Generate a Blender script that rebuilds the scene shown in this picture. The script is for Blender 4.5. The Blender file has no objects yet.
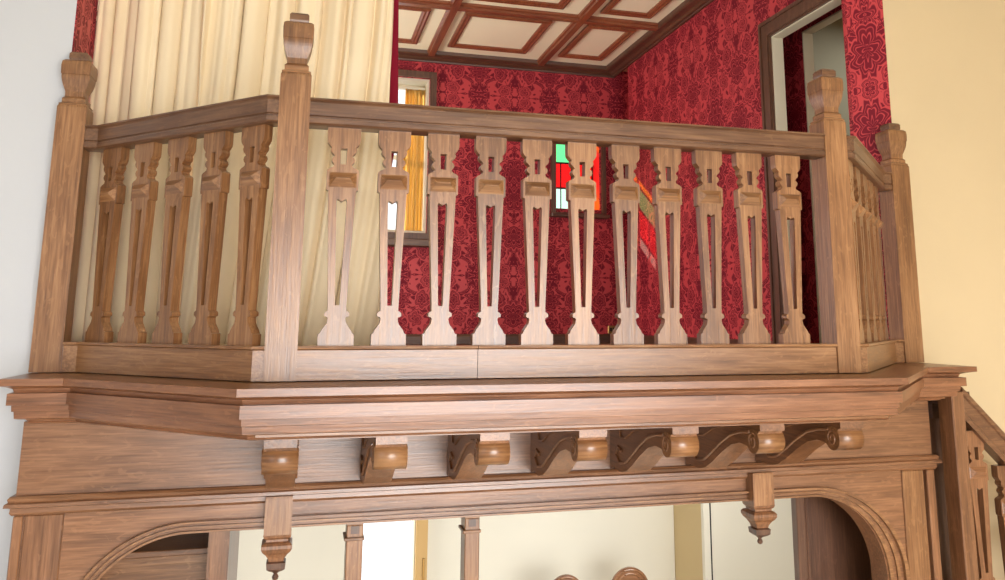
import bpy, bmesh, math, random
from mathutils import Vector, Matrix
random.seed(7)
C = bpy.context.scene.collection
Z0 = 3.2            # eye height above the ground floor; heights below are given from eye level
R = math.radians

# ------------------------------------------------------------------ node helpers
class NT:
    def __init__(s, name):
        s.m = bpy.data.materials.new(name); s.m.use_nodes = True
        s.t = s.m.node_tree; s.t.nodes.clear()
        s.out = s.t.nodes.new('ShaderNodeOutputMaterial')
    def n(s, typ, **kw):
        nd = s.t.nodes.new(typ)
        for k, v in kw.items():
            setattr(nd, k, v)
        return nd
    def l(s, a, b): s.t.links.new(a, b)
    def put(s, sock, v):
        if isinstance(v, (int, float)): sock.default_value = v
        elif isinstance(v, (tuple, list)):
            sock.default_value = v
        else: s.l(v, sock)
    def math(s, op, a, b=0.0, c=0.0, clamp=False):
        nd = s.n('ShaderNodeMath', operation=op); nd.use_clamp = clamp
        s.put(nd.inputs[0], a); s.put(nd.inputs[1], b); s.put(nd.inputs[2], c)
        return nd.outputs[0]
    def noise(s, vec, scale, detail=3, rough=.5, dist=0.):
        nd = s.n('ShaderNodeTexNoise'); s.l(vec, nd.inputs['Vector'])
        nd.inputs['Scale'].default_value = scale; nd.inputs['Detail'].default_value = detail
        nd.inputs['Roughness'].default_value = rough; nd.inputs['Distortion'].default_value = dist
        return nd.outputs['Fac']
    def mapping(s, vec, scale=(1,1,1), loc=(0,0,0), rot=(0,0,0)):
        nd = s.n('ShaderNodeMapping'); s.l(vec, nd.inputs['Vector'])
        nd.inputs['Scale'].default_value = scale; nd.inputs['Location'].default_value = loc
        nd.inputs['Rotation'].default_value = rot
        return nd.outputs[0]
    def mix(s, fac, a, b, blend='MIX'):
        nd = s.n('ShaderNodeMix', data_type='RGBA', blend_type=blend)
        s.put(nd.inputs['Factor'], fac)
        s.put(nd.inputs['A'] if False else nd.inputs[6], a); s.put(nd.inputs[7], b)
        return nd.outputs[2]
    def ramp(s, fac, stops):
        nd = s.n('ShaderNodeValToRGB'); s.l(fac, nd.inputs[0])
        cr = nd.color_ramp
        while len(cr.elements) < len(stops): cr.elements.new(.5)
        for e, (p, c) in zip(cr.elements, stops): e.position = p; e.color = c
        return nd.outputs[0]
    def step(s, v, lo, hi):
        nd = s.n('ShaderNodeMapRange', interpolation_type='SMOOTHSTEP')
        s.put(nd.inputs[0], v); nd.inputs[1].default_value = lo; nd.inputs[2].default_value = hi
        return nd.outputs[0]
    def bsdf(s, col, rough=.5, bump=None, bstr=.2, bdist=.01, spec=.5, **kw):
        p = s.n('ShaderNodeBsdfPrincipled'); s.put(p.inputs['Base Color'], col); s.put(p.inputs['Roughness'], rough)
        p.inputs['Specular IOR Level'].default_value = spec
        for k, v in kw.items(): s.put(p.inputs[k], v)
        if bump is not None:
            b = s.n('ShaderNodeBump'); b.inputs['Strength'].default_value = bstr; b.inputs['Distance'].default_value = bdist
            s.l(bump, b.inputs['Height']); s.l(b.outputs[0], p.inputs['Normal'])
        s.l(p.outputs[0], s.out.inputs[0]); return p
    def obj(s): return s.n('ShaderNodeTexCoord').outputs['Object']

def srgb(r, g, b):
    f = lambda c: (c/255/12.92 if c/255 <= .04045 else ((c/255+.055)/1.055)**2.4)
    return (f(r), f(g), f(b), 1)

def oak(name, axis, dark, mid, light, rough=.33, spec=.75, uv=False):
    """oak with grain along the given local axis, fine pores and ray fleck"""
    t = NT(name); o = t.n('ShaderNodeTexCoord').outputs['UV'] if uv else t.obj()
    info = t.n('ShaderNodeObjectInfo')
    off = t.n('ShaderNodeVectorMath', operation='ADD'); t.l(o, off.inputs[0])
    rv = t.n('ShaderNodeCombineXYZ'); r1 = t.math('MULTIPLY', info.outputs['Random'], 7.3)
    for i in range(3): t.l(r1, rv.inputs[i])
    t.l(rv.outputs[0], off.inputs[1]); o = off.outputs[0]
    k = [17, 17, 17]; k[axis] = 1.1
    kf = [110, 110, 110]; kf[axis] = 5
    kr = [26, 26, 26]; kr[axis] = 9
    a = t.noise(t.mapping(o, tuple(k)), 1.0, 4, .6, 1.2)
    b = t.noise(t.mapping(o, tuple(kf)), 1.0, 3, .6)
    c = t.noise(t.mapping(o, tuple(kr), rot=(.2, .25, .2)), 1.0, 2, .5, 2.0)
    big = t.noise(o, 1.6, 2, .5)
    f = t.math('ADD', t.math('MULTIPLY', a, .4), t.math('MULTIPLY', b, .42))
    f = t.math('ADD', f, t.math('MULTIPLY', big, .18))
    col = t.ramp(f, [(.30, dark), (.48, mid), (.66, light)])
    fleck = t.step(c, .60, .66)
    col = t.mix(t.math('MULTIPLY', fleck, .35), col, light)
    rnd = t.math('ADD', t.math('MULTIPLY', info.outputs['Random'], .22), .89)
    hs = t.n('ShaderNodeHueSaturation'); t.l(col, hs.inputs['Color']); t.l(rnd, hs.inputs['Value'])
    t.bsdf(hs.outputs[0], t.math('ADD', t.math('MULTIPLY', b, .16), rough-.08), bump=t.math('ADD', b, t.math('MULTIPLY', a, .5)), bstr=.25, bdist=.003, spec=spec)
    return t.m
OD, OM, OL = srgb(76,44,24), srgb(126,84,50), srgb(164,120,80)
M = {}
for i, ax in enumerate('xyz'):
    M['oak_'+ax] = oak('oak_grain_'+ax, i, OD, OM, OL)
    M['screen_'+ax] = oak('screen_oak_grain_'+ax, i, srgb(72,44,27), srgb(118,78,50), srgb(152,107,74))
    M['dark_'+ax] = oak('dark_oak_grain_'+ax, i, srgb(52,32,22), srgb(84,54,38), srgb(108,74,54), .35)
    M['rail_'+ax] = oak('handrail_oak_grain_'+ax, i, srgb(62,38,24), srgb(100,66,44), srgb(134,96,66))
    M['red_'+ax] = oak('ceiling_beam_wood_'+ax, i, srgb(84,38,24), srgb(128,66,40), srgb(158,94,58), .35)

M['screen_uv'] = oak('screen_oak_grain_along_run', 0, srgb(72,43,27), srgb(120,77,50), srgb(152,104,72), uv=True)
def paint(name, col, rough=.7, var=.05, bs=.1):
    t = NT(name); o = t.obj()
    n1 = t.noise(o, 1.3, 4, .55); n2 = t.noise(o, 60, 3, .6)
    c2 = tuple(max(0, x*(1-var*2)) for x in col[:3]) + (1,)
    t.bsdf(t.mix(n1, c2, col), rough, bump=n2, bstr=bs, bdist=.003, spec=.25); return t.m
M['cool_lit_wall'] = paint('cool_lit_wall_paint', srgb(200,202,207), .8, .02)
M['cream_hall'] = paint('cream_hall_plaster', srgb(209,188,152), .8, .05, .25)
M['cream_low'] = paint('pale_cream_wall_paint', srgb(226,223,208), .8, .02)
M['shaded_low'] = paint('shaded_return_paint', srgb(206,184,140), .8, .03)  # shade on the left-facing return, put into its wall colour
M['ceil'] = paint('cream_ceiling_paint', srgb(252,240,204), .75, .03)
M['cream_trim'] = paint('cream_joinery_paint', srgb(216,208,184), .5, .03)
M['pale_floor'] = paint('pale_bounce_floor', srgb(222,212,196), .95, .05, .4)  # unseen floor made pale to bounce window light up onto the oak
M['red_paint'] = paint('red_lit_reveal_paint', srgb(206,60,56), .5, .03)  # red light through the stained glass, put into the reveal's colour
M['grey_room'] = paint('sage_grey_wall_paint', srgb(150,148,128), .8, .03)
M['brass'] = NT('aged_brass'); M['brass'].bsdf(srgb(176,140,84), .35, Metallic=.8); M['brass'] = M['brass'].m
M['gap'] = NT('dark_crevice'); M['gap'].bsdf(srgb(22,18,16), .8); M['gap'] = M['gap'].m
M['frame_gold'] = paint('pale_pine_frame', srgb(206,170,112), .5, .08)

def damask(name='red_damask_wallpaper', splay=False):
    t = NT(name); o = t.obj()
    sp = t.n('ShaderNodeSeparateXYZ'); t.l(o, sp.inputs[0])
    W, H = .86, 1.05
    u = t.math('ADD', t.math('ADD', sp.outputs[0], sp.outputs[1]), -.33) if not splay else t.math('MULTIPLY', sp.outputs[1], 1.4)
    u = t.math('DIVIDE', u, W); v = t.math('DIVIDE', sp.outputs[2], H)
    half = t.math('FLOOR', t.math('MULTIPLY', u, 1.0))
    m = t.math('ABSOLUTE', t.math('SUBTRACT', t.math('FRACT', u), .5))      # mirrored, 0..0.5
    mx = t.math('MULTIPLY', m, W)
    vy = t.math('PINGPONG', t.math('ADD', sp.outputs[2], .55), H)
    cv = t.n('ShaderNodeCombineXYZ'); t.l(mx, cv.inputs[0]); t.l(vy, cv.inputs[1])
    P = cv.outputs[0]
    # wobble, mirrored like the rest
    wob = t.n('ShaderNodeTexNoise'); t.l(P, wob.inputs['Vector']); wob.inputs['Scale'].default_value = 9; wob.inputs['Detail'].default_value = 1
    wv = t.n('ShaderNodeVectorMath', operation='MULTIPLY_ADD'); t.l(wob.outputs['Color'], wv.inputs[0])
    wv.inputs[1].default_value = (.09,.09,0); t.l(P, wv.inputs[2]); Q = wv.outputs[0]
    def flower(cx, cy, rad, n, amp, ph=0., src=None, stretch=1.):
        s_ = t.n('ShaderNodeSeparateXYZ'); t.l(src or P, s_.inputs[0])
        dx = t.math('SUBTRACT', s_.outputs[0], cx); dy = t.math('MULTIPLY', t.math('SUBTRACT', s_.outputs[1], cy), stretch)
        r = t.math('SQRT', t.math('ADD', t.math('MULTIPLY', dx, dx), t.math('MULTIPLY', dy, dy)))
        th = t.math('ARCTAN2', dy, dx)
        lob = t.math('ABSOLUTE', t.math('SINE', t.math('ADD', t.math('MULTIPLY', th, n/2), ph)))
        rr = t.math('MULTIPLY', t.math('ADD', t.math('MULTIPLY', lob, amp), 1-amp), rad)
        return t.math('SUBTRACT', r, rr)          # <0 inside
    e = .004
    def inside(d, off=0.): return t.math('SUBTRACT', 1., t.step(d, off-e, off+e))
    def ring(d, r0, w): return t.math('MULTIPLY', inside(d, r0+w), t.math('SUBTRACT', 1., inside(d, r0-w)))
    mx_ = lambda a, b: t.math('MAXIMUM', a, b)
    mul = lambda a, b: t.math('MULTIPLY', a, b)
    # leafy scroll background
    n1 = t.noise(Q, 7.5, 1, .45, 1.6)
    scroll = t.step(n1, .425, .435)
    vein = t.math('ABSOLUTE', t.math('SUBTRACT', t.math('FRACT', t.math('MULTIPLY', n1, 7.)), .5))
    scroll = mul(scroll, t.step(vein, .07, .13))
    pat = scroll
    motifs = [(0.,.80,.135,9,.35,0,1.15),(0.,.52,.10,7,.4,.3,.8),(0.,.27,.15,8,.3,0,.85),(0.,.03,.075,6,.3,0,1.),
              (.43,.62,.12,7,.3,0,1.),(.43,.15,.13,8,.35,.4,.9),(.27,.80,.082,6,.22,0,1.),(.26,.36,.075,6,.25,.5,1.),
              (.21,.58,.07,5,.35,0,1.),(.32,1.0,.06,5,.3,0,1.),(.18,.10,.062,6,.3,0,1.),(.33,.48,.05,5,.3,0,1.)]
    for (cx, cy, rad, n, amp, ph, st) in motifs:
        rad *= 1.12
        d = flower(cx+.03, cy+.03, rad, n, amp, ph, Q, st)
        clear = inside(d, .014)
        body = inside(d, 0.)
        body = mul(body, t.math('SUBTRACT', 1., ring(d, -rad*.34, .005)))
        body = mul(body, t.math('SUBTRACT', 1., ring(d, -rad*.66, .004)))
        body = mul(body, t.math('SUBTRACT', 1., ring(d, -rad*.16, .0025)))
        pat = mx_(mul(pat, t.math('SUBTRACT', 1., clear)), body)
    nse = t.noise(o, 90, 2, .5)
    # silk: figure is matt and dark, ground is satin and lighter
    col = t.mix(pat, srgb(204,70,74), srgb(116,4,30))
    col = t.mix(t.math('MULTIPLY', nse, .25), col, srgb(90,6,24))
    t.bsdf(col, t.math('ADD', mul(pat, .25), .42), bump=pat, bstr=.15, bdist=.002, spec=.35)
    return t.m
M['damask'] = damask()
M['damask_splay'] = damask('red_damask_on_reveal', True)

def cloth(name, col, col2, rough=.85, trans=0.):
    t = NT(name); o = t.obj()
    n = t.noise(t.mapping(o, (3,3,1)), 1.2, 3, .5); w = t.noise(t.mapping(o, (300,300,40)), 1., 2, .5)
    p = t.bsdf(t.mix(n, col2, col), rough, bump=w, bstr=.1, bdist=.001, spec=.2)
    p.inputs['Sheen Weight'].default_value = .15
    if trans:
        tr = t.n('ShaderNodeBsdfTranslucent'); tr.inputs[0].default_value = col
        mx = t.n('ShaderNodeMixShader'); mx.inputs[0].default_value = trans
        t.l(p.outputs[0], mx.inputs[1]); t.l(tr.outputs[0], mx.inputs[2]); t.l(mx.outputs[0], t.out.inputs[0])
    return t.m
M['curtain'] = cloth('cream_curtain_cloth', srgb(246,228,196), srgb(234,212,176))
M['lining'] = cloth('crimson_edge_cloth', srgb(140,10,40), srgb(110,8,32))
M['gold_cloth'] = cloth('golden_window_curtain_cloth', srgb(236,200,120), srgb(222,180,96), .8, .5)

def glass(name, col):
    t = NT(name); tr = t.n('ShaderNodeBsdfTransparent'); tr.inputs[0].default_value = col
    gl = t.n('ShaderNodeBsdfGlossy'); gl.inputs['Roughness'].default_value = .05
    mx = t.n('ShaderNodeMixShader'); mx.inputs[0].default_value = .05
    t.l(tr.outputs[0], mx.inputs[1]); t.l(gl.outputs[0], mx.inputs[2]); t.l(mx.outputs[0], t.out.inputs[0]); return t.m
M['glass'] = glass('clear_pane', (.96,.97,.97,1))
M['g_green'] = glass('green_stained_pane', (.40,.95,.55,1))
M['g_red'] = glass('red_stained_pane', (.88,.11,.11,1))
M['g_pale'] = glass('pale_green_pane', (.80,.97,.86,1))
M['g_yellow'] = glass('yellow_stained_pane', (.98,.72,.12,1))

# ------------------------------------------------------------------ mesh helpers (coordinates measured from eye level)
class B:
    def __init__(s): s.b = bmesh.new()
    def box(s, x0, x1, y0, y1, z0, z1, bev=0.):
        g = bmesh.ops.create_cube(s.b, size=1.)
        for v in g['verts']:
            v.co = Vector(((x0+x1)/2+v.co.x*(x1-x0), (y0+y1)/2+v.co.y*(y1-y0), (z0+z1)/2+v.co.z*(z1-z0)))
        if bev:
            es = list({e for v in g['verts'] for e in v.link_edges})
            bmesh.ops.bevel(s.b, geom=es, offset=bev, segments=1, affect='EDGES')
        return s
    def loops(s, rings, closed=True, cap=True):
        """skin successive rings of equal length"""
        vs = [[s.b.verts.new(p) for p in r] for r in rings]
        n = len(vs[0])
        for a, b in zip(vs, vs[1:]):
            for i in range(n if closed else n-1):
                j = (i+1) % n
                s.b.faces.new((a[i], a[j], b[j], b[i]))
        if cap and closed:
            s.b.faces.new(vs[0][::-1]); s.b.faces.new(vs[-1])
        return s
    def sq(s, cx, cy, prof):
        """square-plan turning: prof = [(half, z)]"""
        return s.loops([[(cx-h, cy-h, z), (cx+h, cy-h, z), (cx+h, cy+h, z), (cx-h, cy+h, z)] for h, z in prof])
    def lathe(s, cx, cy, prof, n=16):
        return s.loops([[(cx+h*math.cos(2*math.pi*i/n), cy+h*math.sin(2*math.pi*i/n), z) for i in range(n)] for h, z in prof])
    def prism(s, pts, axis, a, b):
        """extrude polygon pts (2-D) along axis from a to b; axis 'y' -> pts=(x,z), 'x' -> pts=(y,z), 'z' -> pts=(x,y)"""
        f = {'y': lambda p, t: (p[0], t, p[1]), 'x': lambda p, t: (t, p[0], p[1]), 'z': lambda p, t: (p[0], p[1], t)}[axis]
        return s.loops([[f(p, a) for p in pts], [f(p, b) for p in pts]])
    def holed(s, outer, holes, ya, yb):
        """board in x-z with holes, thick in y"""
        def ring(pts, y): return [s.b.verts.new((p[0], y, p[1])) for p in pts]
        for y in (ya, yb):
            tb = bmesh.new()
        edges = {}
        allr = []
        for y in (ya, yb):
            rs = [ring(outer, y)] + [ring(h, y) for h in holes]
            es = []
            for r in rs:
                for i in range(len(r)): es.append(s.b.edges.new((r[i], r[(i+1) % len(r)])))
            bmesh.ops.triangle_fill(s.b, use_beauty=True, use_dissolve=False, edges=es)
            allr.append(rs)
        for ra, rb in zip(allr[0], allr[1]):
            n = len(ra)
            for i in range(n):
                j = (i+1) % n
                s.b.faces.new((ra[i], ra[j], rb[j], rb[i]))
        return s
    def tube(s, pts, r, n=8):
        pts = [Vector(p) for p in pts]; rings = []
        for i, p in enumerate(pts):
            d = (pts[min(i+1, len(pts)-1)]-pts[max(i-1, 0)]).normalized()
            up = Vector((1,0,0)) if abs(d.x) < .9 else Vector((0,0,1))
            a = d.cross(up).normalized(); b = d.cross(a)
            rings.append([tuple(p+a*r*math.cos(2*math.pi*k/n)+b*r*math.sin(2*math.pi*k/n)) for k in range(n)])
        return s.loops(rings)
    def sweep(s, path, prof, closed_prof=True):
        """path: 2-D polyline (x,y), inward = left of travel direction is +d ; prof: [(d,z)] offset to the left"""
        n = len(path); P = [Vector(p) for p in path]
        rings = []
        for i in range(n):
            ds = []
            if i > 0: ds.append((P[i]-P[i-1]).normalized())
            if i < n-1: ds.append((P[i+1]-P[i]).normalized())
            nr = [Vector((-d.y, d.x)) for d in ds]
            if len(nr) == 2:
                m = (nr[0]+nr[1]).normalized(); k = 1/max(.3, m.dot(nr[0])); m = m*k
            else: m = nr[0]
            rings.append([(P[i].x+m.x*d, P[i].y+m.y*d, z) for d, z in prof])
        s.loops(rings, closed=closed_prof)
        # run length and girth as UV, so the grain follows the run
        uv = s.b.loops.layers.uv.verify(); cum = [0.]
        for a, b in zip(P, P[1:]): cum.append(cum[-1]+(b-a).length)
        gir = [0.]
        for a, b in zip(prof, prof[1:]): gir.append(gir[-1]+math.hypot(a[0]-b[0], a[1]-b[1]))
        s.b.verts.ensure_lookup_table(); s.b.verts.index_update()
        base = len(s.b.verts)-n*len(prof)
        for f in s.b.faces:
            for l in f.loops:
                k = l.vert.index-base
                if k >= 0: l[uv].uv = (cum[k//len(prof)], gir[k % len(prof)])
        return s

def link(name, bm, mat, parent=None, smooth=False):
    b = bm.b if isinstance(bm, B) else bm
    bmesh.ops.recalc_face_normals(b, faces=b.faces)
    me = bpy.data.meshes.new(name)
    if parent is not None:
        mi = world_matrix(parent).inverted()
        bmesh.ops.transform(b, matrix=mi @ Matrix.Translation((0,0,Z0)), verts=b.verts)
    b.to_mesh(me); b.free()
    mats = mat if isinstance(mat, (list, tuple)) else [mat]
    for m in mats: me.materials.append(m)
    if smooth:
        for p in me.polygons: p.use_smooth = True
    o = bpy.data.objects.new(name, me); C.objects.link(o)
    if parent is not None: o.parent = parent
    else: o.location = (0, 0, Z0)
    return o
def world_matrix(o):
    m = Matrix.Translation(o.location) @ o.rotation_euler.to_matrix().to_4x4()
    return (world_matrix(o.parent) @ m) if o.parent else m
def tag(o, label=None, cat=None, group=None, kind=None):
    for k, v in (('label', label), ('category', cat), ('group', group), ('kind', kind)):
        if v: o[k] = v
    return o
def thing(name, label, cat, loc, rotz=0., group=None):
    o = bpy.data.objects.new(name, None); C.objects.link(o); o.empty_display_size = .1
    o.location = (loc[0], loc[1], loc[2]+Z0); o.rotation_euler = (0, 0, rotz)
    return tag(o, label, cat, group)
def struct(name, bm, mat, **kw): return tag(link(name, bm, mat, **kw), kind='structure')
def copy_tree(o, parent=None):
    c = o.copy(); C.objects.link(c); c.parent = parent
    for ch in [x for x in bpy.data.objects if x.parent == o]: copy_tree(ch, c)
    return c
def wallface(x0, x1, z0, z1, y0, y1, holes=()):
    return B().holed([(x0,z0),(x1,z0),(x1,z1),(x0,z1)], [[(a,c),(b,c),(b,d),(a,d)] for a,b,c,d in holes], y0, y1)

FL = -3.2   # ground floor
# ------------------------------------------------------------------ SETTING
struct('floor', B().box(-4.7, 6.7, -4.7, 9.7, FL-.1, FL), M['pale_floor'])
# hall wall: white left of the gallery opening puts its cooler light into the colour, cream to its right; its lower part is open behind the oak screen
XL, XR = -1.187, 3.69
w = B().prism([(-4.5,FL),(-1.12,FL),(-1.12,-.25),(XL,-.25),(XL,2.55),(-4.5,2.55)], 'y', 4.5, 4.88)
struct('wall_left', w, M['cool_lit_wall'])
w = B().prism([(3.60,FL),(6.5,FL),(6.5,2.55),(XR,2.55),(XR,-.25),(3.60,-.25)], 'y', 4.5, 4.72)
struct('wall_right', w, M['cream_hall'])
struct('wall_front', B().box(-4.5, 6.5, 4.5, 4.72, 2.55, 4.2), M['cream_hall'])
# red papered reveals of the gallery opening (thin paper on the hall wall's thickness)
struct('wall_reveal_right', B().prism([(XR+.02,4.502),(XR-.004,4.502),(3.56,4.72),(3.56,4.735),(3.70,4.735)], 'z', -.25, 2.55), M['damask_splay'])
struct('wall_reveal_left', B().box(XL-.06, XL+.006, 4.502, 4.879, -.25, 2.55), M['damask'])
# gallery floor / ground-floor ceiling
struct('floor_gallery', B().box(-3.2, 6.6, 4.89, 9.6, -.44, -.25).box(-1.1, 3.54, 4.35, 4.89, -.44, -.25), M['dark_x'])
# gallery back wall with window holes
struct('wall_back', wallface(-2.6, 3.86, -.25, 3.3, 9.2, 9.55, [(.12,1.30,.96,2.74),(2.80,3.36,1.30,2.28)]), M['damask'])
# gallery right wall with doorway: x 3.75 (profile in y-z)
def wallx(x0, x1, y0, y1, z0, z1, door):
    a, b, h = door
    return B().prism([(y0,z0),(a,z0),(a,h),(b,h),(b,z0),(y1,z0),(y1,z1),(y0,z1)], 'x', x0, x1)
struct('wall_gallery_right', wallx(3.56, 3.652, 4.735, 8.74, -.25, 3.3, (4.76,5.667,2.27)), M['damask'])
struct('wall_corner', B().box(3.86, 3.95, 8.6, 9.55, -.25, 3.3), M['damask'])
struct('wall_gallery_left', B().box(-2.7, -2.6, 4.73, 9.55, -.25, 3.3), M['damask'])
struct('wall_gallery_front', B().prism([(-2.6,-.25),(XL-.07,-.25),(XL-.07,2.55),(3.9,2.55),(3.9,3.3),(-2.6,3.3)], 'y', 4.721, 4.735), M['damask'])
struct('wall_passage', wallx(3.89, 3.975, 4.735, 8.6, -.25, 3.3, (4.80,5.732,2.363)), M['damask'])
# door casing (dark) and cream linings
b = B(); 
for d0, d1, xx in ((0,.152,3.535),(.012,.05,3.522),(.115,.142,3.524)):
    b.prism([(5.667+d0,-.25),(5.667+d1,-.25),(5.667+d1,2.27+d1),(4.74,2.27+d1),(4.74,2.27+d0),(5.667+d0,2.27+d0)], 'x', xx, 3.562)
struct('trim_1', b, M['dark_z'])
def lining(x0, x1, y1, h, y0=4.745, t=.012):
    return B().prism([(y1-t,-.25),(y1,-.25),(y1,h),(y0,h),(y0,h-t),(y1-t,h-t)], 'x', x0, x1)
struct('trim_2', lining(3.557, 3.655, 5.669, 2.272), M['cream_trim'])
struct('trim_3', lining(3.887, 3.98, 5.734, 2.365), M['cream_trim'])
# sage room beyond the passage
struct('wall_passage_room', B().box(3.98, 6.4, 6.6, 6.7, -.25, 3.3), M['grey_room'])
struct('wall_passage_side', B().box(6.4, 6.5, 4.73, 7.3, -.25, 3.3), M['grey_room'])
struct('ceiling_passage', B().box(3.65, 6.5, 4.73, 8.7, 2.97, 3.05), M['ceil'])

# gallery ceiling: cream boards, oak ribs, crown moulding
struct('ceiling', B().box(-2.7, 3.95, 4.73, 9.55, 3.035, 3.2), M['ceil'])
def rib(x0, x1, y0, y1, along):
    c = (x0+x1)/2 if along == 'y' else (y0+y1)/2; e = 0. if along == 'y' else .004
    p = [(c-.052,3.036),(c-.052,3.01),(c-.034,3.0),(c-.034,2.972+e),(c+.034,2.972+e),(c+.034,3.0),(c+.052,3.01),(c+.052,3.036)]
    return B().prism(p, 'y', y0, y1) if along == 'y' else B().prism(p, 'x', x0, x1)
tn = 4
ribx = [-1.31, -.01, 1.29, 2.59]; riby = [6.05, 7.57]
for x in ribx:
    struct('trim_%d' % tn, rib(x-.05, x+.05, 4.78, 9.06, 'y'), M['red_y']); tn += 1
for y in riby:
    struct('trim_%d' % tn, rib(-2.59, 3.42, y-.05, y+.05, 'x'), M['red_x']); tn += 1
def panel_frame(x0, x1, y0, y1):
    b = B(); h = .075; z0, z1 = 3.045, 3.071
    for (k, zz) in ((0., z0), ):
        P = [(x0,y0),(x1,y0),(x1,y1),(x0,y1),(x0,y0)]
    pr = [(0,3.036),(0,3.008),(.02,3.0),(.035,3.010),(.055,3.006),(.078,3.02),(.078,3.036)]
    n = 4; cs = [((x0,y0),(1,1)),((x1,y0),(-1,1)),((x1,y1),(-1,-1)),((x0,y1),(1,-1))]
    rings = [[(c[0]+s[0]*d, c[1]+s[1]*d, z) for d, z in pr] for c, s in cs]
    rings.append(rings[0])
    b.loops(rings, closed=True, cap=False); bmesh.ops.remove_doubles(b.b, verts=b.b.verts, dist=1e-5)
    return b
cols = [(-2.45,-1.47),(-1.15,-.17),(.15,1.09),(1.43,2.335),(2.72,3.26)]
rows = [(4.98,5.88),(6.22,7.37),(7.74,8.80)]
for (x0, x1) in cols:
    for (y0, y1) in rows:
        struct('trim_%d' % tn, panel_frame(x0, x1, y0, y1), M['red_x'] if (tn % 2) else M['red_y']); tn += 1
crown = [(0,2.938),(.022,2.938),(.028,2.952),(.05,2.956),(.075,2.972),(.10,2.98),(.135,2.984),(.15,2.998),(.155,3.036),(0,3.036)]
struct('trim_%d' % tn, B().sweep([(3.56,4.74),(3.56,9.2),(-2.6,9.2),(-2.6,4.74)], crown), M['dark_x']); tn += 1
# baseboards
bbp = [(0,-.25),(.02,-.25),(.02,-.17),(.01,-.145),(0,-.145)]
struct('baseboard_back', B().sweep([(3.86,9.2),(-2.6,9.2)], bbp), M['dark_x'])
struct('baseboard_right', B().sweep([(3.56,5.83),(3.56,8.73)], bbp), M['dark_y'])

# gallery window with oak frame, cream inner box
def frame_xz(x0, x1, z0, z1, t, ya, yb):
    return B().holed([(x0,z0),(x1,z0),(x1,z1),(x0,z1)], [[(x0+t,z0+t),(x1-t,z0+t),(x1-t,z1-t),(x0+t,z1-t)]], ya, yb)
wf = struct('window_1', frame_xz(.05, 1.375, .885, 2.815, .07, 9.16, 9.22), M['dark_z'])
wp = link('cream_lining', frame_xz(.115, 1.305, .955, 2.745, .03, 9.22, 9.50), M['cream_trim'], wf)
b = B(); 
for x in (.15, .72, 1.24): b.box(x-.025, x+.025, 9.44, 9.48, .985, 2.715)
for z in (.99, 1.85, 2.69): b.box(.15, 1.27, 9.445, 9.475, z-.025, z+.025)
link('sash', b, M['cream_trim'], wf)
link('pane', B().box(.15, 1.27, 9.458, 9.462, .985, 2.715), M['glass'], wf)
struct('trim_%d' % tn, B().box(.02, 1.42, 9.08, 9.2, .80, .885, .01), M['dark_x']); tn += 1
# stained glass window
wf = struct('window_2', frame_xz(2.75, 3.43, 1.20, 2.36, .05, 9.16, 9.21), M['dark_z'])
link('reveal_lining', frame_xz(2.80, 3.38, 1.25, 2.31, .022, 9.21, 9.54), M['red_paint'], wf)
link('sill', B().box(2.74, 3.45, 9.10, 9.2, 1.19, 1.235, .008), M['dark_x'], wf)
xs = [2.835, 3.09, 3.355]; zs = [1.29, 1.58, 1.89, 2.13, 2.29]
cl = {(0,0):'g_pale',(0,1):'g_red',(0,2):'g_green',(0,3):'g_yellow',(1,0):'g_yellow',(1,1):'g_red',(1,2):'g_red',(1,3):'g_yellow'}
for i in range(2):
    for j in range(4):
        link('stained_pane', B().box(xs[i]+.004, xs[i+1]-.004, 9.44, 9.444, zs[j]+.004, zs[j+1]-.004), M[cl[(i,j)]], wf)
b = B()
for x in xs: b.box(x-.009, x+.009, 9.432, 9.452, zs[0], zs[-1])
for z in zs: b.box(xs[0], xs[-1], 9.434, 9.450, z-.009, z+.009)
b.box(2.945, 2.955, 9.434, 9.450, zs[0], zs[2])
link('lead_bars', b, M['gap'], wf)

# the hall around the viewer: side walls, far wall with its tall window, ceiling
struct('wall_hall_west', B().box(-4.6, -4.5, -4.6, 4.72, FL, 4.2), M['cool_lit_wall'])
struct('wall_hall_east', B().box(6.5, 6.6, -4.6, 4.72, FL, 4.2), M['cream_hall'])
struct('wall_hall_south', wallface(-4.5, 6.5, FL, 4.2, -4.6, -4.5, [(-.6,4.8,-2.5,.9)]), M['cream_low'])
struct('ceiling_hall', B().box(-4.6, 6.6, -4.6, 4.72, 4.2, 4.3), M['cream_low'])
b = frame_xz(-.6, 4.8, -2.5, .9, .06, -4.58, -4.50)
for x in (.74, 2.1, 3.44): b.box(x-.03, x+.03, -4.57, -4.51, -2.44, .84)
struct('window_4', b, M['cream_trim'])

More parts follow.
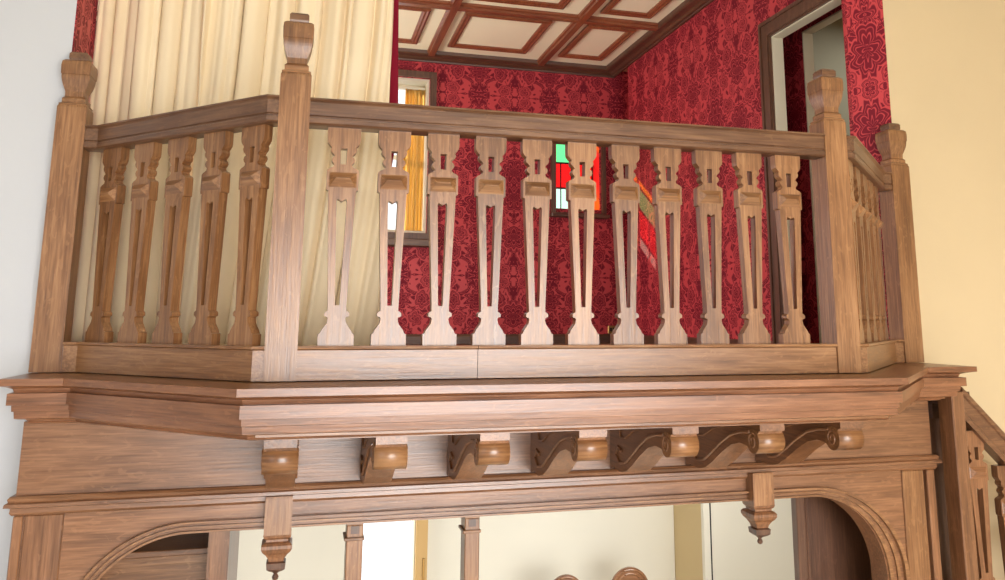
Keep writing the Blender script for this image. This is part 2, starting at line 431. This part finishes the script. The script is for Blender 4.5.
# ------------------------------------------------------------------ CURTAINS
def curtain(x0, x1, y, ztop, zbot, seed, folds, amp, shear=0., thick=.006, nx=None):
    rnd = random.Random(seed); bm = bmesh.new(); nx = nx or int((x1-x0)*150); nz = 46
    ks = [(folds*f, rnd.uniform(0, 6.28), a) for f, a in ((1,1.),(1.63,.5),(2.41,.38),(.47,.6),(3.9,.16))]
    grid = []
    for j in range(nz+1):
        t = j/nz; z = ztop+(zbot-ztop)*t; row = []
        for i in range(nx+1):
            s = i/nx; sh = shear*t*t
            ph = s + sh*(.35+.65*s) + .012*math.sin(3*t+seed)
            d = sum(a*math.sin(k*2*math.pi*ph+p+.5*t*math.sin(k)) for k, p, a in ks)
            d = math.tanh(d*.9)*(1-.25*t)*amp + .02*math.sin(2.1*t+s*4)
            x = x0+(x1-x0)*s + .012*math.cos(ks[0][0]*2*math.pi*ph+ks[0][1])*min(1, 6*s*(1-s)+.1)
            row.append(bm.verts.new((x, y+d, z)))
        grid.append(row)
    for j in range(nz):
        for i in range(nx): bm.faces.new((grid[j][i], grid[j][i+1], grid[j+1][i+1], grid[j+1][i]))
    bb = B(); bb.b.free(); bb.b = bm; return bb, [r[-1].co.copy() for r in grid]
def solid(o, t=.006):
    m = o.modifiers.new('thickness', 'SOLIDIFY'); m.thickness = t; return o
b, _ = curtain(-1.172, -.93, 4.845, 2.5, -.24, 3, 3, .03)
tag(solid(link('curtain', b, M['curtain'], smooth=True)), 'narrow cream curtain hanging behind the left wall newel post', 'curtain', 'cream curtains across the gallery')
b, _ = curtain(-.95, -.575, 4.765, 2.5, -.24, 11, 3, .035)
tag(solid(link('curtain', b, M['curtain'], smooth=True)), 'cream pleated curtain behind the angled left balusters, second from the wall', 'curtain', 'cream curtains across the gallery')
b, edge = curtain(-.60, .428, 4.665, 2.5, -.24, 23, 7, .045, .22)
cur = tag(solid(link('curtain', b, M['curtain'], smooth=True)), 'widest cream curtain behind the tall corner post, with crimson edge', 'curtain', 'cream curtains across the gallery')
bm = bmesh.new(); pr = None
for k, p in enumerate(edge):
    wdt = .012+.046*min(1, (2.5-p.z)/1.4) if p.z > 1.1 else max(.012, .058-.12*(1.1-p.z))
    pts = [(p.x-.004, p.y+.012, p.z), (p.x+wdt*.5, p.y+.02, p.z), (p.x+wdt, p.y+.012, p.z)]
    row = [bm.verts.new(q) for q in pts]
    if pr:
        for i in range(2): bm.faces.new((pr[i], pr[i+1], row[i+1], row[i]))
    pr = row
bb = B(); bb.b.free(); bb.b = bm
lin = link('lining_edge', bb, M['lining'], cur, smooth=True); solid(lin, .004)
# curtain rail under the opening's head
tag(link('curtain_rail', B().tube([(-1.18,4.77,2.52),(3.54,4.77,2.52)], .012), M['brass']), 'thin curtain rail under the head of the gallery opening', 'curtain rail')
# golden curtain in the gallery window, gathered at its top
b, _ = curtain(1.04, 1.265, 9.34, 2.64, .99, 5, 6, .035)
tag(solid(link('window_curtain', b, M['gold_cloth'], smooth=True), .003), 'golden gathered curtain inside the gallery window', 'curtain')
b = B().box(.15, 1.27, 9.33, 9.36, 2.64, 2.665)
tag(link('curtain_track', b, M['cream_trim']), 'cream curtain track inside the gallery window', 'curtain rail')

# socket on the back wall
s = thing('wall_socket', 'small brass socket low on the red back wall', 'socket', (3.49, 9.2, -.10))
link('face_plate', B().box(3.44, 3.54, 9.185, 9.2, -.14, -.05, .003), M['brass'], s)
b = B(); b.box(3.463, 3.485, 9.182, 9.187, -.115, -.075); b.box(3.495, 3.517, 9.182, 9.187, -.115, -.075)
link('socket_hole', b, M['gap'], s)

# ------------------------------------------------------------------ BALUSTRADE
FY = 3.6
def post(parent, x0, x1, y0, y1, zt, zb=-.243, finial=True):
    cx, cy = (x0+x1)/2, (y0+y1)/2; h = (x1-x0)/2
    p = link('newel_post', B().sq(cx, cy, [(h,zb),(h,zt-.012),(h-.006,zt)]), M['oak_z'], parent)
    link('collar', B().sq(cx, cy, [(h-.004,zt),(h-.004,zt+.006),(h-.014,zt+.012),(h-.014,zt+.034),(h-.022,zt+.042),(h-.026,zt+.046)]), M['oak_x'], p)
    k = .126/2*(h/.065)
    pr = [(k*.67,zt+.045),(k*.68,zt+.07)]
    for i in range(9):
        t = i/8; pr.append((k*(.68+.30*math.sin(t*math.pi/2)), zt+.07+.085*t))
    pr += [(k*1.02,zt+.157),(k*1.04,zt+.20),(k*1.0,zt+.222),(k*.82,zt+.232),(k*.62,zt+.236)]
    link('finial', B().sq(cx, cy, pr), M['oak_z'], p)
    link('finial_cap', B().sq(cx, cy, [(k*.62,zt+.235),(k*.66,zt+.245),(k*.66,zt+.268),(k*.55,zt+.278),(k*.3,zt+.281)]), M['rail_x'], p)
    return p
# baluster outline: (half width, z); measured bottom to top
HW = [(.074,-.105),(.074,-.058),(.066,-.054),(.060,-.040),(.050,-.027),(.040,-.012),(.036,.007),(.040,.014),(.051,.018),(.051,.030),(.046,.036),(.038,.040),(.038,.063)]
HW += [(.0585,.545),(.0585,.552),(.068,.556),(.068,.640),(.060,.648),(.048,.653),(.040,.658),(.037,.668),(.046,.676),(.050,.686),(.046,.697),(.037,.703),(.042,.712),(.052,.720),(.056,.732),(.052,.744),(.060,.752),(.069,.764),(.071,.777),(.071,.829)]
def baluster_bm():
    out = [(-w, z) for w, z in HW][::-1] + [(w, z) for w, z in HW]
    hole1 = [(-.012,.668),(.012,.668),(.014,.738),(-.014,.738)]
    hole2 = [(-.010,.063),(.010,.063),(.022,.505),(.018,.516),(.008,.511),(0,.505),(-.008,.511),(-.018,.516),(-.022,.505)]
    return B().holed(out, [hole1, hole2], -.0225, .0225)
def boss_bm():
    b = B(); y = -.0225; x, z0, z1 = .055, .570, .628
    b.loops([[(-x-.004,y,z0-.004),(x+.004,y,z0-.004),(x+.004,y,z1+.004),(-x-.004,y,z1+.004)],
             [(-x,y-.002,z0),(x,y-.002,z0),(x,y-.002,z1),(-x,y-.002,z1)],
             [(-.030,y-.024,.603),(.030,y-.024,.603),(.030,y-.024,.605),(-.030,y-.024,.605)]])
    return b
bal_me = {}
def baluster(parent, x, y, rot, shear=0., mat='oak_z', dz=0.):
    """one baluster (and its pyramid boss) as a part of a balustrade"""
    key = (mat, round(shear, 3))
    if key not in bal_me:
        ms = []
        for nm, bm, mt in (('baluster', baluster_bm(), M[mat]), ('boss', boss_bm(), M[mat.replace('_z', '_x')])):
            if shear:
                for v in bm.b.verts: v.co.z += shear*v.co.x
            bmesh.ops.recalc_face_normals(bm.b, faces=bm.b.faces)
            me = bpy.data.meshes.new(nm); bm.b.to_mesh(me); bm.b.free(); me.materials.append(mt); ms.append(me)
        bal_me[key] = ms
    a, c = [bpy.data.objects.new(n, m) for n, m in zip(('baluster', 'boss'), bal_me[key])]
    C.objects.link(a); C.objects.link(c); a.parent = parent; c.parent = a
    wm = Matrix.Translation((x, y, Z0+dz)) @ Matrix.Rotation(rot, 4, 'Z')
    a.matrix_local = world_matrix(parent).inverted() @ wm
    return a
# profiles: d measured inward from the front face
RAILP = [(-.012,.946),(-.014,.938),(-.004,.932),(0,.928),(0,.872),(.006,.868),(.006,.862),(-.003,.858),(-.003,.838),(.004,.832),(.02,.829),(.09,.829),(.11,.84),(.11,.93),(.122,.946)]
BASEP = [(-.006,-.105),(-.008,-.116),(.004,-.122),(.004,-.243),(.12,-.243),(.12,-.105)]
PX0, PX1 = -.135, -.006          # left corner post
QX0, QX1 = 2.535, 2.664          # right corner post
NL0, NL1 = -1.206, -1.072        # wall newel posts
NR0, NR1 = 3.60, 3.734
fr = thing('balustrade', 'long straight oak gallery balustrade between the two corner posts', 'balustrade', (1.264, 3.66, -.243))
post(fr, PX0, PX1, FY-.008, FY+.121, 1.055); post(fr, QX0, QX1, FY-.008, FY+.121, 1.027)
link('handrail', B().sweep([(PX1,FY),(QX0,FY)], RAILP), M['rail_x'], fr)
b = B().sweep([(PX1,FY),(.747,FY)], BASEP); b.sweep([(.7495,FY),(QX0,FY)], BASEP)
link('base_rail', b, M['oak_x'], fr)
for i in range(11): baluster(fr, .146+.2192*i, FY+.055, 0)

lf = thing('balustrade', 'angled oak balustrade of five balusters in front of cream curtains', 'balustrade', (-.6, 4.07, -.243), R(-45))
k0, k1 = (-.182, FY), (-1.014, FY+.832)
for nm, pr, mt in (('handrail', RAILP, 'rail_x'), ('base_rail', BASEP, 'oak_x')):
    link(nm, B().sweep([(NL1,k1[1]),k1,k0,(PX0,FY)], pr), M[mt], lf)
post(lf, NL0, NL1, 4.425, 4.559, 1.045)
for x in (-.262,-.436,-.610,-.784,-.958):
    baluster(lf, x+.039, (3.418-x)+.039, R(-45))
rt = thing('balustrade', 'short oak balustrade seen almost end-on beside the cream wall', 'balustrade', (3.13, 4.07, -.243), R(45))
k0, k1 = (2.711, FY), (3.543, FY+.832)
for nm, pr, mt in (('handrail', RAILP, 'rail_x'), ('base_rail', BASEP, 'oak_x')):
    link(nm, B().sweep([(QX1,FY),k0,k1,(NR0,k1[1])], pr), M[mt], rt)
post(rt, NR0, NR1, 4.425, 4.559, 1.0)
for x in (2.761,2.934,3.107,3.280,3.453):
    baluster(rt, x-.039, (x+.889)+.039, R(45))

# ------------------------------------------------------------------ OAK SCREEN BELOW
sc = thing('oak_screen', 'large oak screen under the gallery with cornice, brackets and arched corners', 'screen', (1.215, 4.3, FL))
CP = [(-1.205,4.49),(-1.205,4.02),(-.96,4.02),(-.21,3.27),(2.665,3.27),(3.415,4.02),(3.745,4.02),(3.745,4.49)]
CPR = [(0,-.247),(0,-.276),(.022,-.281),(.045,-.290),(.050,-.306),(.030,-.309),(.030,-.357),(.046,-.359),(.048,-.384),(.055,-.386),(.058,-.414),(.070,-.418),(.092,-.421),(.103,-.430),(.100,-.437),(.115,-.442),(.135,-.443),(.42,-.443),(.42,-.247)]
CPR = [(d, z) for d, z in CPR]
cpr2 = [(d if d < .4 else .15, z) for d, z in CPR]
cb = B().sweep(CP, cpr2)
for v in cb.b.verts:
    if v.co.x > 3.5: v.co.x = 3.745-(3.745-v.co.x)*1.75
link('cornice', cb, M['screen_uv'], sc)
dk = [(-1.205,4.5),(-1.08,4.12),(-.92,4.12),(-.14,3.36),(2.62,3.36),(3.37,4.12),(3.6,4.12),(3.72,4.5)]
link('ledge', B().prism(dk, 'z', -.43, -.2475), M['oak_x'], sc)
SX0, SX1, SY = -1.14, 3.545, 4.2
link('frieze', B().box(SX0, SX1, SY, SY+.14, -.745, -.44), M['screen_x'], sc)
mp = [(0,-.745),(-.018,-.747),(-.026,-.757),(-.022,-.770),(-.034,-.776),(-.036,-.790),(-.020,-.794),(-.014,-.797),(-.016,-.815),(-.008,-.826),(0,-.828),(.06,-.828),(.06,-.745)]
mp = [(d, z) for d, z in mp]
link('moulding', B().sweep([(SX0-.0,SY+.14),(SX0,SY),(SX1,SY),(SX1,SY+.14)], mp), M['screen_x'], sc)
# lintel, spandrels and stiles as one board with the arched opening cut from its lower edge
def arc(cx, a, b, cz, a0, a1, n=22): return [(cx+a*math.cos(R(a0+(a1-a0)*i/n)), cz+b*math.sin(R(a0+(a1-a0)*i/n))) for i in range(n+1)]
CLx, CRx, CZ = -.43, 2.74, -1.385
inner = [(CLx-.45,FL)] + arc(CLx,.45,.446,CZ,180,90) + arc(CRx,.45,.446,CZ,90,0) + [(CRx+.45,FL)]
outer = [(CLx-.51,FL)] + arc(CLx,.51,.498,CZ,180,90) + arc(CRx,.58,.498,CZ,90,0) + [(CRx+.58,FL)]
link('spandrel_board', B().prism([(SX0,-.827),(SX0,FL)] + outer + [(SX1-.09,FL),(SX1-.09,-.827)], 'y', SY+.006, SY+.13), M['screen_x'], sc)
def band(d0, d1, ya, yb):
    """strip between interpolations of inner/outer arch lines"""
    L = lambda t: [(p[0]+(q[0]-p[0])*t, p[1]+(q[1]-p[1])*t) for p, q in zip(inner, outer)]
    a, c = L(d0), L(d1); b = B()
    b.loops([[(p[0],ya,p[1]),(q[0],ya,q[1]),(q[0],yb,q[1]),(p[0],yb,p[1])] for p, q in zip(a, c)]); return b
link('arch_band', band(0,1,SY-.004,SY+.135), M['screen_x'], sc)
b = band(.05,.22,SY-.020,SY); 
for (d0, d1, yy) in ((.45,.60,SY-.016),(.80,.98,SY-.026)):
    L = band(d0, d1, yy, SY); me = bpy.data.meshes.new('tmp'); L.b.to_mesh(me); L.b.free(); b.b.from_mesh(me); bpy.data.meshes.remove(me)
link('arch_moulding', b, M['oak_x'], sc)
# stiles and pilasters
b = B().box(SX0, SX0+.038, SY-.012, SY+.12, FL, -.828, .004)
link('stile', b, M['screen_z'], sc)
link('stile', B().box(SX0+.043, -.945, SY-.004, SY+.12, FL, -.828, .004), M['screen_z'], sc)
link('stile', B().box(3.33, 3.472, SY-.006, SY+.12, FL, -.828, .004), M['oak_z'], sc)
link('stile', B().box(3.49, SX1-.004, SY-.014, SY+.12, FL, -.828, .004), M['screen_z'], sc)
link('panel_backing', B().box(3.32, SX1-.002, SY+.02, SY+.14, FL, -.828), M['dark_z'], sc)
# brackets
def bracket(x, w=.123):
    x0, x1 = x-w/2, x+w/2
    pr = [(4.2,-.445),(3.435,-.445),(3.435,-.478),(3.46,-.482)]
    pr = [(4.2,-.444),(3.43,-.444),(3.43,-.480),(3.448,-.484)]
    pr += [(3.492+.052*math.cos(R(a)), -.527+.050*math.sin(R(a))) for a in range(140, 300, 16)]
    pr += [(3.56,-.556),(3.62,-.552),(3.70,-.572),(3.80,-.622),(3.90,-.682),(3.98,-.722),(4.06,-.738),(4.14,-.728),(4.2,-.744)]
    o = link('bracket', B().prism(pr, 'x', x0, x1), M['screen_y'], sc)
    link('bracket_roll', (lambda b: b)(B().loops([[ (xx, 3.492+.056*math.cos(R(a)), -.530+.054*math.sin(R(a))) for a in range(0,360,20)] for xx in (x0-.004, x1+.004)])), M['oak_x'], o, smooth=False)
    for p in o.children[0].data.polygons:
        p.use_smooth = len(p.vertices) == 4
    b = B()
    for xs_ in (x0-.002, x1+.002):
        sp = [(xs_, 3.495+(.008+.030*t)*math.cos(R(-60+560*t)), -.530+(.008+.030*t)*math.sin(R(-60+560*t))) for t in [i/24 for i in range(25)]]
        b.tube(sp, .006, 6)
        b.tube([(xs_,3.52,-.492),(xs_,3.60,-.50),(xs_,3.70,-.525),(xs_,3.80,-.575),(xs_,3.90,-.635),(xs_,3.98,-.68),(xs_,4.06,-.695),(xs_,4.11,-.66),(xs_,4.08,-.62),(xs_,4.03,-.635)], .008, 6)
        b.tube([(xs_,3.62,-.47),(xs_,3.75,-.488),(xs_,3.88,-.52),(xs_,3.98,-.565),(xs_,4.04,-.57),(xs_,4.06,-.53),(xs_,4.02,-.51)], .006, 6)
    link('scroll_carving', b, M['screen_y'], o)
BX = [-.049,.371,.789,1.212,1.636,2.059,2.471]
for x in BX: bracket(x)
link('block', B().box(-.11, .012, 4.12, 4.21, -.745, -.665, .006), M['screen_x'], sc)
link('soffit_bead', B().box(-.02, 2.50, 3.42, 3.45, -.45, -.442), M['screen_x'], sc)
link('end_board', B().box(SX1-.02, 3.80, SY+.125, SY+.165, FL, -.445), M['dark_z'], sc)
def pendant(x0, x1, zb):
    cx = (x0+x1)/2; h = (x1-x0)/2; cy = 4.13+h
    o = link('pendant', B().sq(cx, cy, [(h,zb),(h,-.80),(h*.96,-.79)]), M['oak_z'], sc)
    b = B().sq(cx, cy, [(h*.52,zb-.120),(h*.60,zb-.104),(h*.78,zb-.086),(h*1.0,zb-.072),(h*1.12,zb-.058),(h*1.12,zb-.044),(h*.98,zb-.034),(h*.80,zb-.030),(h*.80,zb-.020),(h*.96,zb-.012),(h*1.02,zb)])
    link('finial', b, M['screen_z'], o)
    b = B().sq(cx, cy, [(h*.2,zb-.168),(h*.5,zb-.158),(h*.66,zb-.150),(h*.70,zb-.124),(h*.5,zb-.117)])
    b.lathe(cx, cy, [(.004,zb-.205),(.012,zb-.200),(.015,zb-.190),(.011,zb-.181),(.007,zb-.177),(.012,zb-.172),(.02,zb-.165)], 12)
    link('finial_tip', b, M['dark_z'], o)
pendant(-.112, .008, -.955); pendant(2.350, 2.472, -.955)

# ------------------------------------------------------------------ BEHIND THE SCREEN
def oak_post(x0, x1, y0, label):
    t = thing('oak_post', label, 'post', ((x0+x1)/2, y0+.05, FL))
    link('shaft', B().box(x0, x1, y0, y0+.11, FL, -.98, .004), M['oak_z'], t)
    link('neck_moulding', B().box(x0-.012, x1+.006, y0-.012, y0+.12, -1.05, -1.035, .003), M['oak_x'], t)
    h = (x1-x0)/2; cx = (x0+x1)/2
    link('capital', B().box(x0, x1, y0, y0+.11, -.98, -.955).box(x0-.02, x1+.02, y0-.02, y0+.13, -.955, -.93, .004), M['oak_x'], t)
    link('square_panel', B().box(cx-h*.5, cx+h*.5, y0-.004, y0+.004, -1.02, -.985), M['dark_z'], t)
oak_post(.268, .346, 4.35, 'slim oak post left of the bright window under the screen')
oak_post(.850, .925, 4.35, 'slim oak post with spread cap left of the round-backed chairs')
t = thing('corner_cupboard', 'brown wood cupboard with shelf in the left arch of the screen', 'cupboard', (-.72, 4.7, FL))
link('side_post', B().box(-.37, -.275, 4.45, 5.3, FL, -.935), M['screen_z'], t)
link('back_panel', B().box(-1.1, -.37, 5.1, 5.15, FL, -.5), M['oak_x'], t)
link('shelf', B().box(-1.1, -.37, 4.66, 5.1, -1.145, -1.115, .004), M['screen_x'], t)
link('upper_rail', B().box(-1.1, -.37, 4.68, 4.72, -1.27, -1.145, .004), M['oak_x'], t)
link('door_panel', B().box(-1.1, -.40, 4.80, 4.84, FL, -1.26), M['dark_z'], t)
t = thing('dark_cupboard', 'dark brown wood cupboard standing inside the right arch', 'cupboard', (3.2, 4.8, FL))
link('corner_post', B().box(2.885, 2.945, 4.58, 4.64, FL, -.90, .005).box(2.955, 2.975, 4.60, 4.64, FL, -.90, .003), M['dark_z'], t)
link('door', B().box(2.98, 3.40, 4.62, 4.66, FL, -1.0, .004), M['dark_z'], t)
link('top_rail', B().box(2.98, 3.60, 4.64, 4.68, -.995, -.90), M['dark_x'], t)
link('carcass', B().box(3.405, 3.60, 4.66, 5.2, FL, -.90), M['screen_z'], t)

# ground-floor room behind
struct('wall_room_back', wallface(-3, 3.66, FL, -.44, 8.0, 8.2, [(.52,1.105,-2.75,-.75)]), M['cream_low'])
struct('wall_room_return', B().box(3.665, 3.80, 7.401, 8.1, FL, -.44), M['shaded_low'])
b = B().box(3.66, 6.5, 7.35, 7.40, FL, -.44)
struct('wall_room_right', b, M['cream_low'])
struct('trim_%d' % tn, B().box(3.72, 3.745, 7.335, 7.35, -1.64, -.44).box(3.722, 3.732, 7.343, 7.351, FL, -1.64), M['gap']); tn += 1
struct('wall_room_side', B().box(6.5, 6.6, 4.72, 7.4, FL, -.44), M['cream_low'])
struct('wall_room_left', B().box(-3.1, -3.0, 4.7, 8.2, FL, -.44), M['cream_low'])
wf = struct('window_3', frame_xz(.50, 1.125, -2.77, -.73, .03, 7.99, 8.15), M['cream_trim'])
link('pane', B().box(.53, 1.10, 8.10, 8.104, -2.75, -.75), M['glass'], wf)
struct('trim_%d' % tn, B().box(1.105, 1.21, 7.93, 8.02, -2.8, -.44, .004), M['frame_gold']); tn += 1
tag(link('window_latch', B().box(1.165, 1.185, 7.915, 7.93, -2.35, -2.10, .003), M['brass']), 'thin brass latch bar on the pale wood window frame', 'latch')

# round-backed hall chairs, tops just in view
def chair(x, y, ztop, r, label):
    t = thing('hall_chair', label, 'chair', (x, y, FL), 0, 'round-backed chairs behind the screen')
    cz = ztop-r
    cir = lambda rr, n=40: [(x+rr*math.cos(2*math.pi*i/n), cz+rr*math.sin(2*math.pi*i/n)) for i in range(n)]
    bk = link('backrest', B().prism(cir(r), 'y', y+.20, y+.225), M['screen_x'], t)
    b = B()
    for rr in (r-.018, r*.72):
        b.tube([(p[0], y+.20, p[1]) for p in cir(rr)+cir(rr)[:1]], .008, 6)
    link('ring_moulding', b, M['oak_x'], bk)
    for sx in (-1, 1):
        link('back_stile', B().prism([(x+sx*.12,FL+.46),(x+sx*.155,FL+.46),(x+sx*.125,cz-r*.45),(x+sx*.085,cz-r*.62)], 'y', y+.195, y+.22), M['screen_z'], t)
    link('back_splat', B().prism([(x-.05,FL+.46),(x+.05,FL+.46),(x+.035,FL+.60),(x+.075,cz-r*.9),(x-.075,cz-r*.9),(x-.035,FL+.60)], 'y', y+.202, y+.218), M['oak_z'], t)
    link('seat', B().box(x-.21, x+.21, y-.2, y+.23, FL+.43, FL+.46, .01), M['screen_x'], t)
    for sx in (-1, 1):
        for sy in (-1, 1):
            link('leg', B().sq(x+sx*.17, y+.015+sy*.17, [(.016,FL),(.022,FL+.43)]), M['screen_z'], t)
chair(2.235, 6.83, -2.075, .155, 'smaller-looking round-backed wooden chair, left of the two at the bottom edge')
chair(2.80, 6.83, -2.055, .175, 'larger round-backed wooden chair, right of the two at the bottom edge')

# ------------------------------------------------------------------ STAIR at the right of the screen
st = thing('stair_balustrade', 'oak stair balustrade sloping down beside the cream wall', 'balustrade', (3.7, 4.2, FL))
sl = -.975
link('newel_post', B().box(3.612, 3.697, 4.084, 4.20, FL, -.39, .005), M['screen_z'], st)
RP = [(0,0),(0,-.03),(.012,-.036),(.012,-.095),(-.004,-.10),(-.004,-.125),(.07,-.125),(.07,0)]
def slope_rail(prof, x0, x1, z0, name, mat, y0=4.10):
    rings = [[(x, y0+d, z0+sl*(x-3.684)+z) for d, z in prof] for x in (x0, x1)]
    link(name, B().loops(rings), mat, st)
slope_rail([(-.01,.0),(-.012,-.035),(.0,-.045),(.0,-.13),(-.008,-.14),(-.008,-.178),(.07,-.178),(.07,0)], 3.695, 5.2, -.375+.02, 'handrail', M['rail_x'])
slope_rail([(0,0),(0,-.25),(.06,-.25),(.06,0)], 3.69, 5.2, -1.43, 'string', M['screen_x'])
link('rail_return', B().box(3.64, 3.82, 4.175, 4.30, -.47, -.40).box(3.64, 3.86, 4.28, 4.495, -.56, -.36), M['dark_x'], st)
for i in range(6):
    x = 3.785+.205*i
    baluster(st, x, 4.145, 0, 0., 'screen_z', -.375+sl*(x-3.684)-.17-.80)
for i in range(7):
    x = 3.72+.22*i
    link('tread', B().box(x, x+.25, 4.17, 4.499, -1.52+sl*(x+.22-3.684), -1.48+sl*(x+.22-3.684), .005), M['screen_x'], st)

# ------------------------------------------------------------------ CAMERA
cam = bpy.data.cameras.new('camera'); co = bpy.data.objects.new('camera', cam); C.objects.link(co)
cam.sensor_fit = 'HORIZONTAL'; cam.sensor_width = 36; cam.lens = 829.06/1005*36
cam.shift_x = (502.5-531.0)/1005; cam.shift_y = -(290-171.3)/1005
yaw, pitch, roll = .2665, .17872, -.0035
fwd = Vector((math.sin(yaw)*math.cos(pitch), math.cos(yaw)*math.cos(pitch), math.sin(pitch)))
rgt = Vector((math.cos(yaw), -math.sin(yaw), 0)); dn = fwd.cross(rgt)
r2 = rgt*math.cos(roll)+dn*math.sin(roll); d2 = -rgt*math.sin(roll)+dn*math.cos(roll)
m = Matrix((( r2.x, -d2.x, -fwd.x, 0), (r2.y, -d2.y, -fwd.y, 0), (r2.z, -d2.z, -fwd.z, Z0), (0,0,0,1)))
co.matrix_world = m; cam.clip_start = .05
bpy.context.scene.camera = co

# ------------------------------------------------------------------ LIGHT
def area(name, loc, target, sx, sy, power, col=(1,1,1), spread=math.pi):
    l = bpy.data.lights.new(name, 'AREA'); l.shape = 'RECTANGLE'; l.size = sx; l.size_y = sy; l.energy = power; l.color = col
    o = bpy.data.objects.new(name, l); C.objects.link(o); o.location = (loc[0], loc[1], loc[2]+Z0)
    o.rotation_euler = (Vector(target)-Vector(loc)).to_track_quat('-Z', 'Y').to_euler(); l.spread = spread
    return o
area('hall_window_daylight', (2.1,-4.45,-.9), (2.1,4,-.9), 5.3, 3.1, 470, (1,.99,.97))
area('added_floor_light', (2.1,-4.3,0), (2.1,-.5,-3.2), 5., 1.6, 250, (1,.98,.96), R(110))  # added lamp on the unseen floor, so its bounce brightens downward faces
area('hall_west_daylight', (-4.4,-.5,.5), (3,1.5,0), 2.5, 3., 70, (.93,.96,1))
area('gallery_side_fill', (-2.4,7.0,.7), (3.0,7.2,2.2), 2.6, 1.6, 190, (1,.97,.93))  # added for unseen side windows, aimed up to brighten the ceiling
area('lower_room_side_fill', (-2.8,6.0,-1.6), (3,7.4,-1.6), 1.6, 2.2, 60, (1,.98,.95))  # added fill from the side, no window is built there
area('lower_room_top_fill', (3.3,5.8,-.5), (3.5,6.2,-3), 1.6, .8, 62, (1,.97,.93))  # added fill from above to brighten the cream walls, no fixture
area('passage_room_fill', (5.2,5.6,2.7), (5.0,5.9,0), .8, .8, 20, (1,.97,.92))  # added unseen fill to brighten the sage room
sun = bpy.data.lights.new('sun', 'SUN'); sun.energy = 12.; sun.angle = R(.6); sun.color = (1,.93,.82)
so = bpy.data.objects.new('sun', sun); C.objects.link(so); so.location = (0,20,20)
so.rotation_euler = Vector((.5,-1.,-.68)).to_track_quat('-Z', 'Y').to_euler()
w = bpy.data.worlds.new('world'); bpy.context.scene.world = w; w.use_nodes = True
bg = w.node_tree.nodes['Background']; bg.inputs[0].default_value = (.95,.97,1,1); bg.inputs[1].default_value = 1.6
vs = bpy.context.scene.view_settings
vs.view_transform = 'Standard'; vs.look = 'None'; vs.exposure = .0; vs.gamma = 1; vs.use_curve_mapping = False
